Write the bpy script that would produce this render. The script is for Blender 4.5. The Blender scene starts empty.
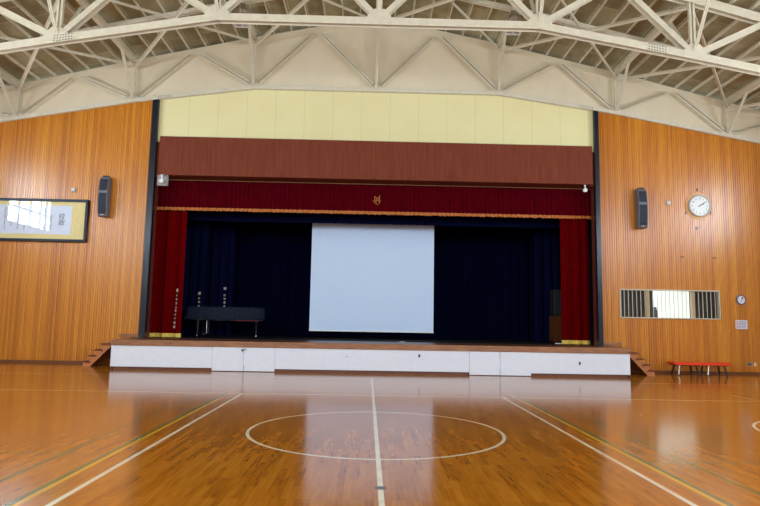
import bpy, bmesh, math, random
from mathutils import Vector, Matrix
random.seed(7)
C = bpy.context.scene.collection
SC = bpy.context.scene
PI = math.pi

# ------------------------------------------------------------------ camera, world, lights, exposure
F_PX, PITCH, YAW, ROLL = 603.69, .1126, .0189, .0181
cp, sp, cy, sy = math.cos(PITCH), math.sin(PITCH), math.cos(YAW), math.sin(YAW)
fw = Vector((sy*cp, cy*cp, sp)); rt = Vector((cy, -sy, 0)); up = rt.cross(fw)
r2 = math.cos(ROLL)*rt + math.sin(ROLL)*up
u2 = -math.sin(ROLL)*rt + math.cos(ROLL)*up
cam_data = bpy.data.cameras.new('camera'); cam = bpy.data.objects.new('camera', cam_data); C.objects.link(cam)
cam_data.sensor_width = 36; cam_data.lens = F_PX/760*36; cam_data.clip_end = 300
cam.matrix_world = Matrix(((r2.x, u2.x, -fw.x, -.1698), (r2.y, u2.y, -fw.y, 0), (r2.z, u2.z, -fw.z, 1.6993), (0, 0, 0, 1)))
SC.camera = cam

world = bpy.data.worlds.new('sky'); SC.world = world; world.use_nodes = True
world.node_tree.nodes['Background'].inputs[0].default_value = (.75, .86, 1, 1)
world.node_tree.nodes['Background'].inputs[1].default_value = 1.0

WIN_Z = (5.85, 8.3)
SIDE_WIN = [(13.5, 17.2), (5.6, 9.3), (.4, 4.1)]
REAR_WIN = [(-12.5, -8.5), (-6.2, -2.2), (2.2, 6.2), (8.5, 12.5)]
REAR_Z = (3.2, 7.6)
SIDE_X, REAR_Y, WALL_Y = 16.4, -3.2, 22.2
def area(name, loc, aim, w, h, power, col):
    l = bpy.data.lights.new(name, 'AREA'); l.shape = 'RECTANGLE'; l.size = w; l.size_y = h; l.energy = power; l.color = col
    o = bpy.data.objects.new(name, l); C.objects.link(o); o.location = loc
    o.rotation_euler = Vector(aim).to_track_quat('-Z', 'Y').to_euler(); return o
DAY = (.74, .87, 1.0)
for s in (-1, 1):
    for (a, b) in SIDE_WIN:
        area('window_daylight', (s*(SIDE_X+.35), (a+b)/2, sum(WIN_Z)/2), (-s, 0, 0), b-a, WIN_Z[1]-WIN_Z[0], 900, DAY)
for (a, b) in REAR_WIN:
    area('window_daylight', ((a+b)/2, REAR_Y-.35, sum(REAR_Z)/2), (0, 1, 0), b-a, REAR_Z[1]-REAR_Z[0], 620, DAY)
area('control_room_lamp', (11.1, 22.72, 3.3), (0, .8, -.6), 1.6, .4, 72, (.92, 1, .97))
vs = SC.view_settings
vs.view_transform = 'Standard'; vs.look = 'None'; vs.gamma = 1; vs.exposure = 0.16; vs.use_curve_mapping = False

# ------------------------------------------------------------------ materials
def lin(c):
    return tuple((v/255/12.92 if v/255 <= .04045 else ((v/255+.055)/1.055)**2.4) for v in c) + (1,)
class NT:
    def __init__(s, name):
        s.m = bpy.data.materials.new(name); s.m.use_nodes = True; s.t = s.m.node_tree
        s.b = s.t.nodes['Principled BSDF']; s.co = None
    def n(s, typ, **kw):
        n = s.t.nodes.new(typ)
        for k, v in kw.items(): setattr(n, k, v)
        return n
    def put(s, sock, v):
        if hasattr(v, 'is_linked') or isinstance(v, bpy.types.NodeSocket): s.t.links.new(v, sock)
        else: sock.default_value = v
    def math(s, op, a, b=0, c=0):
        n = s.n('ShaderNodeMath', operation=op); s.put(n.inputs[0], a); s.put(n.inputs[1], b); s.put(n.inputs[2], c); return n.outputs[0]
    def mix(s, f, a, b, mode='MIX'):
        n = s.n('ShaderNodeMix', data_type='RGBA', blend_type=mode); s.put(n.inputs[0], f); s.put(n.inputs[6], a); s.put(n.inputs[7], b); return n.outputs[2]
    def coords(s):
        if s.co is None: s.co = s.n('ShaderNodeTexCoord').outputs['Object']
        return s.co
    def mapped(s, scale=(1, 1, 1), rot=(0, 0, 0)):
        n = s.n('ShaderNodeMapping'); s.put(n.inputs[0], s.coords()); n.inputs[2].default_value = rot; n.inputs[3].default_value = scale; return n.outputs[0]
    def noise(s, scale, vec=None, detail=3, out=0):
        n = s.n('ShaderNodeTexNoise'); s.put(n.inputs['Vector'], vec if vec is not None else s.coords())
        n.inputs['Scale'].default_value = scale; n.inputs['Detail'].default_value = detail; return n.outputs[out]
    def ramp(s, f, stops):
        n = s.n('ShaderNodeValToRGB'); e = n.color_ramp.elements
        while len(e) < len(stops): e.new(.5)
        for el, (p, c) in zip(e, stops): el.position = p; el.color = c
        s.put(n.inputs[0], f); return n.outputs[0]
    def set(s, **kw):
        names = dict(color='Base Color', rough='Roughness', metal='Metallic', spec='Specular IOR Level', coat='Coat Weight', coat_rough='Coat Roughness', normal='Normal', sheen='Sheen Weight')
        for k, v in kw.items(): s.put(s.b.inputs[names[k]], v)
        return s
    def bump(s, h, strength=.2, dist=.01):
        n = s.n('ShaderNodeBump'); n.inputs['Strength'].default_value = strength; n.inputs['Distance'].default_value = dist
        s.put(n.inputs['Height'], h); s.put(s.b.inputs['Normal'], n.outputs[0])
def simple(name, rgb, rough=.5, metal=0, spec=.5, var=.06, scale=6):
    t = NT(name); c = lin(rgb)
    f = t.noise(scale)
    lo = tuple(max(0, v*(1-var)) for v in c[:3])+(1,); hi = tuple(min(1, v*(1+var)) for v in c[:3])+(1,)
    t.set(color=t.ramp(f, [(.3, lo), (.7, hi)]), rough=rough, metal=metal, spec=spec); return t.m
M = {}
M['steel'] = simple('cream_painted_steel', (222, 212, 188), .45)
M['gable'] = simple('cream_gable_board', (232, 217, 186), .55, var=.03, scale=1.5)
M['header'] = None
M['navy_paint'] = simple('dark_navy_gloss_paint', (22, 30, 44), .25)
M['navy_cloth'] = simple('navy_velvet', (3, 9, 44), .95, spec=.1, var=.2)
M['red_cloth'] = simple('crimson_velvet', (98, 1, 4), .9, spec=.02, var=.15)
M['valance_red'] = simple('burgundy_velvet', (82, 2, 14), .9, spec=.02, var=.15)
M['gold'] = simple('gold_fringe', (188, 104, 20), .55, var=.3, scale=40)
M['gold_hem'] = simple('pale_gold_hem', (240, 200, 84), .5, var=.15, scale=20)
M['screen'] = simple('matte_white_screen', (212, 228, 252), .85, spec=.2, var=.01)
M['white_panel'] = simple('white_painted_panel', (226, 228, 236), .5, var=.02)
M['white'] = simple('white_plastic', (236, 236, 232), .4, var=.02)
M['dark'] = simple('blackened_metal', (24, 24, 28), .4)
M['black_gloss'] = simple('black_lacquer', (14, 14, 18), .15)
M['grey'] = simple('grey_speaker_shell', (104, 104, 110), .45)
M['grille'] = simple('dark_blue_grille', (30, 36, 52), .7, var=.2, scale=60)
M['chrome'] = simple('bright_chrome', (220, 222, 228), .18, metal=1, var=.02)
M['red_top'] = simple('red_vinyl', (240, 66, 18), .4, var=.05)
M['cover'] = simple('navy_quilted_cover', (24, 30, 46), .8, spec=.2, var=.25, scale=9)
M['lining'] = simple('red_lining', (90, 4, 8), .8)
M['stage_black'] = simple('stage_house_paint_and_floor_shade', (20, 21, 28), .9, spec=.1)
M['plaster'] = simple('off_white_plaster', (222, 216, 204), .8, var=.03)
M['tan'] = simple('tan_painted_wood', (196, 168, 122), .5)
M['clock_disc'] = simple('orange_wood_disc', (222, 160, 74), .45)
M['frame_black'] = simple('blue_black_frame_lacquer', (16, 24, 42), .4, spec=.3)
M['rim_blue'] = simple('blue_plastic_rim', (44, 70, 150), .35)
M['ink'] = simple('black_ink', (30, 34, 60), .7)
M['blue_ink'] = simple('blue_print', (96, 120, 180), .7)
M['red_ink'] = simple('red_print', (206, 90, 80), .7)
M['paper'] = simple('pale_blue_paper', (224, 232, 250), .7, var=.03)
M['pale_print'] = simple('white_notice_paper', (232, 230, 236), .7, var=.02)
M['gold_silk'] = simple('golden_brocade', (236, 216, 146), .6, var=.12, scale=30)
M['skirting'] = simple('skirting_wood', (118, 68, 36), .5, var=.15)
M['brown_dark'] = simple('dark_brown_wood', (92, 46, 26), .5, var=.2, scale=12)
M['olive'] = simple('dark_olive_case', (34, 32, 22), .6)
M['kick'] = simple('brown_kick_board', (112, 66, 42), .5)
M['grey_plate'] = simple('weathered_grey_plate', (150, 146, 140), .5, var=.2, scale=20)
M['curtain_blue'] = simple('dark_blue_blind_cloth', (18, 22, 36), .85, var=.25, scale=14)
M['curtain_letter'] = simple('white_embroidery', (244, 226, 206), .8)
M['cream_frame'] = simple('pale_cream_frame_paint', (206, 194, 168), .5)
M['control_white'] = simple('control_room_white', (240, 243, 240), .7, var=.01)
M['grey_light'] = simple('light_grey_plastic', (196, 196, 196), .45)

def wood_wall():
    t = NT('varnished_ribbed_wood')
    x = t.n('ShaderNodeSeparateXYZ'); t.put(x.inputs[0], t.coords())
    slat = t.math('FLOOR', t.math('DIVIDE', x.outputs[0], .0855))
    wn = t.n('ShaderNodeTexWhiteNoise', noise_dimensions='1D'); t.put(wn.inputs['W'], slat)
    grain = t.noise(1.0, t.mapped((26, 26, .55)), 5)
    broad = t.noise(.45, t.mapped((1.3, 1, .12)), 2)
    f = t.math('ADD', t.math('MULTIPLY', grain, .55), t.math('MULTIPLY', wn.outputs['Value'], .22))
    f = t.math('ADD', f, t.math('MULTIPLY', t.math('SUBTRACT', broad, .5), .5))
    t.set(color=t.ramp(f, [(.12, lin((172, 92, 20))), (.42, lin((214, 134, 30))), (.75, lin((238, 174, 54)))]), rough=.3, spec=.9)
    return t.m
M['wood_wall'] = wood_wall()
def plain_wood(name, a, b, rough=.4, sc=(2, 14, 14)):
    t = NT(name); g = t.noise(1.5, t.mapped(sc), 5)
    t.set(color=t.ramp(g, [(.3, lin(a)), (.7, lin(b))]), rough=rough); return t.m
M['stage_wood'] = plain_wood('stage_edge_wood', (132, 84, 52), (168, 112, 72))
M['deck_wood'] = plain_wood('stage_deck_wood', (84, 50, 32), (108, 66, 44), .35)  # darker than the edge wood: reflection of the dark stage put into the colour
M['step_wood'] = plain_wood('step_wood', (186, 108, 58), (218, 142, 84))
M['tread'] = plain_wood('step_tread_wood', (92, 44, 22), (118, 60, 32))
M['cab_wood'] = plain_wood('cabinet_wood', (92, 46, 20), (116, 62, 28), sc=(14, 14, 2))
M['reveal'] = plain_wood('reveal_wood', (96, 44, 32), (118, 58, 42), sc=(14, 14, 1))
def header_mat():
    t = NT('brown_ribbed_cloth_panel')
    g = t.noise(1.0, t.mapped((30, 30, 1.2)), 4)
    t.set(color=t.ramp(g, [(.3, lin((108, 50, 32))), (.7, lin((130, 64, 42)))]), rough=.75, spec=.2); return t.m
M['header'] = header_mat()
def yellow_mat():
    t = NT('pale_yellow_acoustic_board')
    x = t.n('ShaderNodeSeparateXYZ'); t.put(x.inputs[0], t.coords())
    fr = t.math('FRACT', t.math('DIVIDE', t.math('ADD', x.outputs[0], 1.085*40+.542+3.80), 1.085))
    j = t.math('COMPARE', fr, .5, .008)
    n = t.noise(60, None, 3); b = t.noise(.8)
    c = t.ramp(t.math('ADD', t.math('MULTIPLY', n, .5), t.math('MULTIPLY', b, .5)), [(.3, lin((236, 224, 166))), (.7, lin((243, 233, 178)))])
    t.set(color=t.mix(t.math('MULTIPLY', j, .28), c, lin((170, 152, 90))), rough=.8, spec=.2); t.bump(n, .15, .004); return t.m
M['yellow'] = yellow_mat()
def deck_mat():
    t = NT('wood_wool_roof_board')
    x = t.n('ShaderNodeSeparateXYZ'); t.put(x.inputs[0], t.coords())
    v = t.n('ShaderNodeCombineXYZ'); t.put(v.inputs[0], x.outputs[1]); t.put(v.inputs[1], x.outputs[0])
    br = t.n('ShaderNodeTexBrick'); t.put(br.inputs['Vector'], v.outputs[0]); br.offset = .37
    br.inputs['Scale'].default_value = 1; br.inputs['Brick Width'].default_value = 1.85; br.inputs['Row Height'].default_value = .65
    br.inputs['Mortar Size'].default_value = .012; br.inputs['Bias'].default_value = 0
    br.inputs['Color1'].default_value = lin((168, 158, 124)); br.inputs['Color2'].default_value = lin((206, 198, 164)); br.inputs['Mortar'].default_value = lin((232, 224, 194))
    n1 = t.noise(2.2, None, 5); n2 = t.noise(45, None, 3)
    c = t.mix(.75, br.outputs[0], t.ramp(n1, [(.25, (.6, .55, .5, 1)), (.7, (1, 1, 1, 1))]), 'MULTIPLY')
    c = t.mix(.4, c, t.ramp(n2, [(.3, (.5, .5, .5, 1)), (.7, (1, 1, 1, 1))]), 'MULTIPLY')
    t.set(color=c, rough=.95, spec=.1); return t.m
M['deck'] = deck_mat()
def floor_mat():
    t = NT('varnished_parquet_with_court_lines')
    x = t.n('ShaderNodeSeparateXYZ'); t.put(x.inputs[0], t.coords()); X, Y = x.outputs[0], x.outputs[1]
    v = t.n('ShaderNodeCombineXYZ'); t.put(v.inputs[0], Y); t.put(v.inputs[1], X)
    def brick(w, h, off):
        br = t.n('ShaderNodeTexBrick'); t.put(br.inputs['Vector'], v.outputs[0]); br.offset = off; br.offset_frequency = 3
        br.inputs['Scale'].default_value = 1; br.inputs['Brick Width'].default_value = w; br.inputs['Row Height'].default_value = h
        br.inputs['Mortar Size'].default_value = 0; br.inputs['Mortar Smooth'].default_value = 0
        br.inputs['Color1'].default_value = (0, 0, 0, 1); br.inputs['Color2'].default_value = (1, 1, 1, 1); br.inputs['Mortar'].default_value = (0, 0, 0, 1)
        return br
    br = brick(.75, .075, .41)
    bw = t.n('ShaderNodeRGBToBW'); t.put(bw.inputs[0], br.outputs[0])
    grain = t.noise(1, t.mapped((30, 2.2, 1)), 2)
    big = t.noise(.35, None, 2)
    f = t.math('ADD', t.math('MULTIPLY', bw.outputs[0], .27), t.math('MULTIPLY', grain, .52))
    f = t.math('ADD', f, t.math('MULTIPLY', t.math('SUBTRACT', big, .5), .35))
    col = t.ramp(f, [(.06, lin((132, 70, 12))), (.34, lin((172, 102, 22))), (.6, lin((192, 120, 36))), (.95, lin((212, 148, 62)))])
    def rect(x0, x1, y0, y1):
        return t.math('MULTIPLY', t.math('COMPARE', X, (x0+x1)/2, abs(x1-x0)/2), t.math('COMPARE', Y, (y0+y1)/2, abs(y1-y0)/2))
    def ring(cx, cy, r, w):
        dx = t.math('SUBTRACT', X, cx); dy = t.math('SUBTRACT', Y, cy)
        return t.math('COMPARE', t.math('SQRT', t.math('ADD', t.math('MULTIPLY', dx, dx), t.math('MULTIPLY', dy, dy))), r, w/2)
    def union(*a):
        o = a[0]
        for b in a[1:]: o = t.math('MAXIMUM', o, b)
        return o
    yc = 9.67
    green = union(*[rect(s*3.365-.032, s*3.365+.032, 1, 14.3) for s in (-1, 1)], *[rect(s*3.9-.026, s*3.9+.026, 1, 13.4) for s in (-1, 1)],
                  rect(-6.1, -3.37, 7.77, 7.81), rect(3.37, 6.1, 7.77, 7.81))
    yellow = union(*[rect(s*3.3-.028, s*3.3+.028, 1, 14.95) for s in (-1, 1)])
    tan = union(rect(-13, 12, 14.15, 14.21), rect(-14, 14, 18.14, 18.2), rect(9.055, 9.105, 4, 15.45))
    white = union(rect(-.028, .028, 1.1, 18.17), *[rect(s*3-.03, s*3+.03, 5.1, 14.2) for s in (-1, 1)], ring(0, yc, 1.962, .052), ring(8.3, yc, 1.962, .052))
    wear = t.ramp(t.noise(3.5, None, 5), [(.3, (.72, .72, .72, 1)), (.6, (1, 1, 1, 1))])
    def over(c, m, rgb, k):
        return t.mix(t.math('MULTIPLY', m, t.math('MULTIPLY', wear, k)), c, lin(rgb))
    col = over(col, tan, (240, 212, 150), .85); col = over(col, yellow, (224, 170, 36), .9)
    col = over(col, green, (64, 116, 66), .9); col = over(col, white, (232, 220, 190), .97)
    # the varnish has long soft waves
    h = t.noise(1, t.mapped((9, 1.2, 1)), 2)
    t.set(color=col, rough=.14, spec=.85); t.bump(h, .10, .003); return t.m
M['floor'] = floor_mat()
def glass(name, tint=(1, 1, 1, 1), refl=1.0):
    t = NT(name); t.t.nodes.remove(t.b)
    tr = t.n('ShaderNodeBsdfTransparent'); tr.inputs[0].default_value = tint
    gl = t.n('ShaderNodeBsdfGlossy'); gl.inputs['Roughness'].default_value = .02
    lw = t.n('ShaderNodeLayerWeight'); lw.inputs[0].default_value = .5
    fr = t.math('ADD', t.math('MULTIPLY', t.math('POWER', lw.outputs['Facing'], 5), .92), .04)
    mx = t.n('ShaderNodeMixShader'); t.put(mx.inputs[0], t.math('MULTIPLY', fr, refl)); t.t.links.new(tr.outputs[0], mx.inputs[1]); t.t.links.new(gl.outputs[0], mx.inputs[2])
    t.t.links.new(mx.outputs[0], t.t.nodes['Material Output'].inputs[0]); return t.m
M['glass'] = glass('clear_window_glass')

# ------------------------------------------------------------------ mesh helpers
class MB:
    def __init__(s): s.bm = bmesh.new()
    def hull(s, pts, faces):
        v = [s.bm.verts.new(p) for p in pts]
        for f in faces:
            try: s.bm.faces.new([v[i] for i in f])
            except ValueError: pass
        return s
    def box(s, x0, x1, y0, y1, z0, z1):
        return s.hull([(x0, y0, z0), (x1, y0, z0), (x1, y1, z0), (x0, y1, z0), (x0, y0, z1), (x1, y0, z1), (x1, y1, z1), (x0, y1, z1)],
                      [(3, 2, 1, 0), (4, 5, 6, 7), (0, 1, 5, 4), (1, 2, 6, 5), (2, 3, 7, 6), (3, 0, 4, 7)])
    def prism(s, poly, axis, a, b):
        # extrude a polygon of 2D points along an axis: 'y' takes (x, z), 'x' takes (y, z), 'z' takes (x, y)
        f = {'y': lambda p, t: (p[0], t, p[1]), 'x': lambda p, t: (t, p[0], p[1]), 'z': lambda p, t: (p[0], p[1], t)}[axis]
        n = len(poly); pts = [f(p, a) for p in poly]+[f(p, b) for p in poly]
        return s.hull(pts, [tuple(range(n))[::-1], tuple(range(n, 2*n))]+[(i, (i+1) % n, n+(i+1) % n, n+i) for i in range(n)])
    def bar(s, p0, p1, w, h, offs=((0, 0),), upv=(0, 0, 1)):
        # straight member of w x h section, one copy per (side, up) offset
        p0, p1 = Vector(p0), Vector(p1); d = (p1-p0).normalized(); u = Vector(upv)
        if abs(d.dot(u)) > .98: u = Vector((1, 0, 0))
        side = d.cross(u).normalized(); u = side.cross(d).normalized()
        for (a, b) in offs:
            o = side*a+u*b; P = []
            for p in (p0, p1):
                for (i, j) in ((-1, -1), (1, -1), (1, 1), (-1, 1)): P.append(p+o+side*(i*w/2)+u*(j*h/2))
            s.hull(P, [(3, 2, 1, 0), (4, 5, 6, 7), (0, 1, 5, 4), (1, 2, 6, 5), (2, 3, 7, 6), (3, 0, 4, 7)])
        return s
    def hbeam(s, p0, p1, gap, tall, t=.02, upv=(0, 0, 1)):
        # wide-flange section lying on its side: two upright flanges and a level web between
        s.bar(p0, p1, t, tall, ((-gap/2, 0), (gap/2, 0)), upv); return s.bar(p0, p1, gap, t, ((0, 0),), upv)
    def tube(s, p0, p1, r0, r1=None, n=10):
        r1 = r0 if r1 is None else r1; p0, p1 = Vector(p0), Vector(p1); d = (p1-p0).normalized()
        u = Vector((0, 0, 1)) if abs(d.z) < .95 else Vector((1, 0, 0)); a = d.cross(u).normalized(); b = d.cross(a).normalized()
        P = [p+a*(r*math.cos(2*PI*i/n))+b*(r*math.sin(2*PI*i/n)) for p, r in ((p0, r0), (p1, r1)) for i in range(n)]
        return s.hull(P, [tuple(range(n)), tuple(range(n, 2*n))[::-1]]+[(i, n+i, n+(i+1) % n, (i+1) % n) for i in range(n)])
    def lathe(s, prof, org, axis='z', n=24):
        org = Vector(org); P = []
        for (r, t) in prof:
            for i in range(n):
                c, q = r*math.cos(2*PI*i/n), r*math.sin(2*PI*i/n)
                P.append(org+(Vector((c, q, t)) if axis == 'z' else Vector((c, -t, q))))
        F = [(k*n+i, k*n+(i+1) % n, (k+1)*n+(i+1) % n, (k+1)*n+i) for k in range(len(prof)-1) for i in range(n)]
        F += [tuple(range(n))[::-1], tuple(range((len(prof)-1)*n, len(prof)*n))]
        return s.hull(P, F)
    def build(s, name, mat, parent=None, smooth=False, bevel=0):
        bmesh.ops.remove_doubles(s.bm, verts=s.bm.verts, dist=1e-6)
        bmesh.ops.recalc_face_normals(s.bm, faces=s.bm.faces)
        me = bpy.data.meshes.new(name)
        if parent is not None:
            o = parent; org = Vector()
            while o is not None: org = org+o.location; o = o.parent
            bmesh.ops.translate(s.bm, verts=s.bm.verts, vec=-org)
        s.bm.to_mesh(me); s.bm.free(); me.materials.append(mat)
        for p in me.polygons: p.use_smooth = smooth
        ob = bpy.data.objects.new(name, me); C.objects.link(ob); ob.parent = parent
        if bevel:
            b = ob.modifiers.new('bevel', 'BEVEL'); b.width = bevel; b.segments = 2; b.limit_method = 'ANGLE'
        if smooth:
            try: me.set_sharp_from_angle(angle=math.radians(40))
            except Exception: pass
        return ob
def tag(o, label=None, cat=None, group=None, kind=None):
    if label: o['label'] = label
    if cat: o['category'] = cat
    if group: o['group'] = group
    if kind: o['kind'] = kind
    return o
def struct(o, label, cat): return tag(o, label, cat, None, 'structure')
def thing(name, loc, label, cat, group=None):
    o = bpy.data.objects.new(name, None); o.empty_display_size = .2; C.objects.link(o); o.location = loc
    return tag(o, label, cat, group)
def text_mesh(name, body, size, mat, place, parent=None, spacing=1.0, depth=.002, fold=None, align='CENTER', bold=0):
    # lettering lying on a wall that faces the camera; place is the point of its top centre
    cu = bpy.data.curves.new(name, 'FONT'); cu.body = body; cu.size = size; cu.align_x = align; cu.align_y = 'TOP'; cu.space_line = spacing; cu.extrude = depth; cu.resolution_u = 3; cu.offset = bold
    tmp = bpy.data.objects.new(name, cu); C.objects.link(tmp); bpy.context.view_layer.update()
    me = bpy.data.meshes.new_from_object(tmp.evaluated_get(bpy.context.evaluated_depsgraph_get()))
    bpy.data.objects.remove(tmp); bpy.data.curves.remove(cu)
    org = Vector()
    o = parent
    while o is not None: org = org+o.location; o = o.parent
    for v in me.vertices:
        x, y, z = v.co; p = Vector((place[0]+x, place[1]-z, place[2]+y))
        if fold: p.y = fold(p.x, p.z)-.012-z
        v.co = p-org
    me.materials.clear(); me.materials.append(mat)
    ob = bpy.data.objects.new(name, me); C.objects.link(ob); ob.parent = parent; return ob

# ------------------------------------------------------------------ roof geometry shared by walls, trusses and purlins
RN = [(0, 13.45), (4.65, 12.5), (9.15, 11.47), (13.43, 10.4), (16.6, 9.6)]
CN = [(0, 10.46), (4.65, 10.46), (9.15, 9.82), (13.43, 9.03), (16.6, 8.44)]
def interp(t, x):
    x = abs(x)
    for (a, za), (b, zb) in zip(t, t[1:]):
        if x <= b: return za+(zb-za)*(x-a)/(b-a)
    return t[-1][1]
roof = lambda x: interp(RN, x)
chord = lambda x: interp(CN, x)

# ------------------------------------------------------------------ the setting
struct(MB().box(-16.6, 16.6, REAR_Y-.2, 22.3, -.2, 0).build('floor', M['floor']), 'glossy orange parquet gymnasium floor painted with court lines', 'floor')
dk = MB()
xs = [-16.6, -13.43, -9.15, -4.65, 0, 4.65, 9.15, 13.43, 16.6]
for a, b in zip(xs, xs[1:]):
    za, zb = roof(a)+.13, roof(b)+.13
    dk.hull([(a, REAR_Y, za), (b, REAR_Y, zb), (b, 22.7, zb), (a, 22.7, za), (a, REAR_Y, za+.1), (b, REAR_Y, zb+.1), (b, 22.7, zb+.1), (a, 22.7, za+.1)],
            [(3, 2, 1, 0), (4, 5, 6, 7), (0, 1, 5, 4), (1, 2, 6, 5), (2, 3, 7, 6), (3, 0, 4, 7)])
struct(dk.build('ceiling', M['deck']), 'brown wood-wool board roof deck above the purlins', 'ceiling')

def ribbed(x0, x1, hole=None):
    m = MB(); P = .0855; x = x0
    while x < x1-.01:
        a, b = x, min(x+P, x1); _ = 0
        segs = [(0, None)]
        if hole and b > hole[0] and a < hole[1]: segs = [(0, hole[2]), (hole[3], None)]
        for (z0, z1) in segs:
            d = b-a; prof = [(a, .024), (a+.22*d, .024), (a+.38*d, 0), (a+.84*d, 0), (b, .024)]
            for (p, yp), (q, yq) in zip(prof, prof[1:]):
                ta, tb = (z1, z1) if z1 is not None else (chord(p)+.05, chord(q)+.05)
                m.hull([(p, WALL_Y+yp, z0), (q, WALL_Y+yq, z0), (q, 22.32, z0), (p, 22.32, z0), (p, WALL_Y+yp, ta), (q, WALL_Y+yq, tb), (q, 22.32, tb), (p, 22.32, ta)],
                       [(3, 2, 1, 0), (4, 5, 6, 7), (0, 1, 5, 4), (1, 2, 6, 5), (2, 3, 7, 6), (3, 0, 4, 7)])
        x = b
    return m
HOLE = (9.17, 12.88, 2.0, 3.04)
struct(ribbed(-16.4, -8.40).build('wall_front_left', M['wood_wall']), 'orange varnished ribbed wood wall left of the stage', 'wall')
struct(ribbed(8.47, 16.4, HOLE).build('wall_front_right', M['wood_wall']), 'orange varnished ribbed wood wall right of the stage with slatted window', 'wall')
struct(MB().prism([(-8.3, 8.25), (8.4, 8.25), (8.4, chord(8.4)+.1), (4.65, 10.56), (-4.65, 10.56), (-8.3, chord(8.3)+.1)], 'y', 22.24, 22.34).build('wall_front_upper', M['yellow']),
       'pale yellow panelled wall above the stage opening', 'wall')
gp = [(x, chord(x)+.06) for x in (-16.5, -13.43, -9.15, -4.65, 4.65, 9.15, 13.43, 16.5)]
gp += [(x, roof(x)-.02) for x in (16.5, 13.43, 9.15, 4.65, 0, -4.65, -9.15, -13.43, -16.5)]
struct(MB().prism(gp, 'y', 22.26, 22.4).build('wall_front_gable', M['gable']), 'cream boarded gable filling the end roof truss', 'wall')

def wall_with_windows(axis, at, lo, hi, top, wins, wz, sgn):
    m = MB(); th = .22
    def bx(a, b, z0, z1):
        if axis == 'x': m.box(min(at, at+sgn*th), max(at, at+sgn*th), a, b, z0, z1)
        else: m.box(a, b, min(at, at+sgn*th), max(at, at+sgn*th), z0, z1)
    bx(lo, hi, 0, wz[0]); bx(lo, hi, wz[1], top); c = lo
    for (a, b) in sorted(wins): bx(c, a, *wz); c = b
    bx(c, hi, *wz); return m
WN = 1
def window(axis, at, a, b, z0, z1, sgn, side, bars=4):
    global WN; WN += 1
    m = MB()
    def bx(m, p, q, z, w, t0=.02, t1=.1):
        lo, hi = sorted((at+sgn*t0, at+sgn*t1))
        if axis == 'x': m.box(lo, hi, p, q, z, w)
        else: m.box(p, q, lo, hi, z, w)
    for (p, q, z, w) in ((a, b, z0, z0+.08), (a, b, z1-.08, z1), (a, a+.08, z0, z1), (b-.08, b, z0, z1), (a, b, z0+.78, z0+.86)): bx(m, p, q, z, w)
    for i in range(1, bars): c = a+(b-a)*i/bars; bx(m, c-.05, c+.05, z0, z1)
    o = struct(m.build('window_%d' % WN, M['white']), 'white framed window in the %s wall' % side, 'window')
    g = MB(); bx(g, a, b, z0, z1, .12, .125); g.build('pane', M['glass'], o); return o
for s, nm in ((-1, 'left'), (1, 'right')):
    struct(wall_with_windows('x', s*SIDE_X, REAR_Y, 22.3, 9.75, SIDE_WIN, WIN_Z, s).build('wall_%s' % nm, M['plaster']), 'pale %s side wall of the gymnasium with high windows' % nm, 'wall')
    for k, (a, b) in enumerate(SIDE_WIN): window('x', s*SIDE_X, a, b, *WIN_Z, s, '%s side, bay %s,' % (nm, ('nearest the stage', 'at half court', 'farthest from the stage')[k]))
rw = wall_with_windows('y', REAR_Y, -16.6, 16.6, 9.6, REAR_WIN, REAR_Z, -1)
rw.prism([(-16.6, 9.6), (16.6, 9.6)]+[(x, roof(x)+.1) for x in (16.6, 13.43, 9.15, 4.65, 0, -4.65, -9.15, -13.43, -16.6)], 'y', REAR_Y-.22, REAR_Y)
struct(rw.build('wall_back', M['plaster']), 'pale rear wall of the gymnasium behind the viewer', 'wall')
for k, (a, b) in enumerate(REAR_WIN): window('y', REAR_Y, a, b, *REAR_Z, -1, 'rear (%s)' % ('outer left', 'inner left', 'inner right', 'outer right')[k])

# pilaster strips, reveals and header round the stage opening
OL, OR = -8.18, 8.31
STZ = .965
struct(MB().box(-8.40, OL, 22.1, 22.3, STZ, 9.99).build('trim_1', M['navy_paint']), 'tall dark navy strip left of the stage opening', 'trim')
struct(MB().box(OR, 8.475, 22.1, 22.3, STZ, 9.97).build('trim_2', M['navy_paint']), 'tall dark navy strip right of the stage opening', 'trim')
struct(MB().box(-8.5, OL, 22.3, 22.6, STZ, 8.6).build('trim_3', M['reveal']), 'brown wood reveal on the left side of the stage opening', 'trim')
struct(MB().box(OR, 8.6, 22.3, 22.6, STZ, 8.6).build('trim_4', M['reveal']), 'brown wood reveal on the right side of the stage opening', 'trim')
hd = struct(MB().box(-7.94, 8.09, 21.78, 22.24, 6.88, 8.338).build('trim_5', M['header'], bevel=.012), 'brown cloth-covered header box across the top of the stage opening', 'trim')
MB().box(OL, OR, 22.25, 22.6, 6.90, 8.30).build('header_return', M['header'], hd)
for nm, a, b in (('baseboard_left', -16.4, -9.75), ('baseboard_right', 9.95, 16.4)):
    struct(MB().box(a, b, 22.165, 22.22, 0, .09).build(nm, M['skirting']), 'dark brown baseboard at the foot of the %s ribbed wall' % nm.split('_')[1], 'baseboard')
for nm, a, b in (('baseboard_stage_left', -9.1, -8.41), ('baseboard_stage_right', 8.48, 9.15)):
    struct(MB().box(a, b, 22.15, 22.21, STZ, STZ+.12).build(nm, M['stage_wood']), 'short wood skirting above the %s end of the stage apron' % nm.split('_')[2], 'baseboard')
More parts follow.
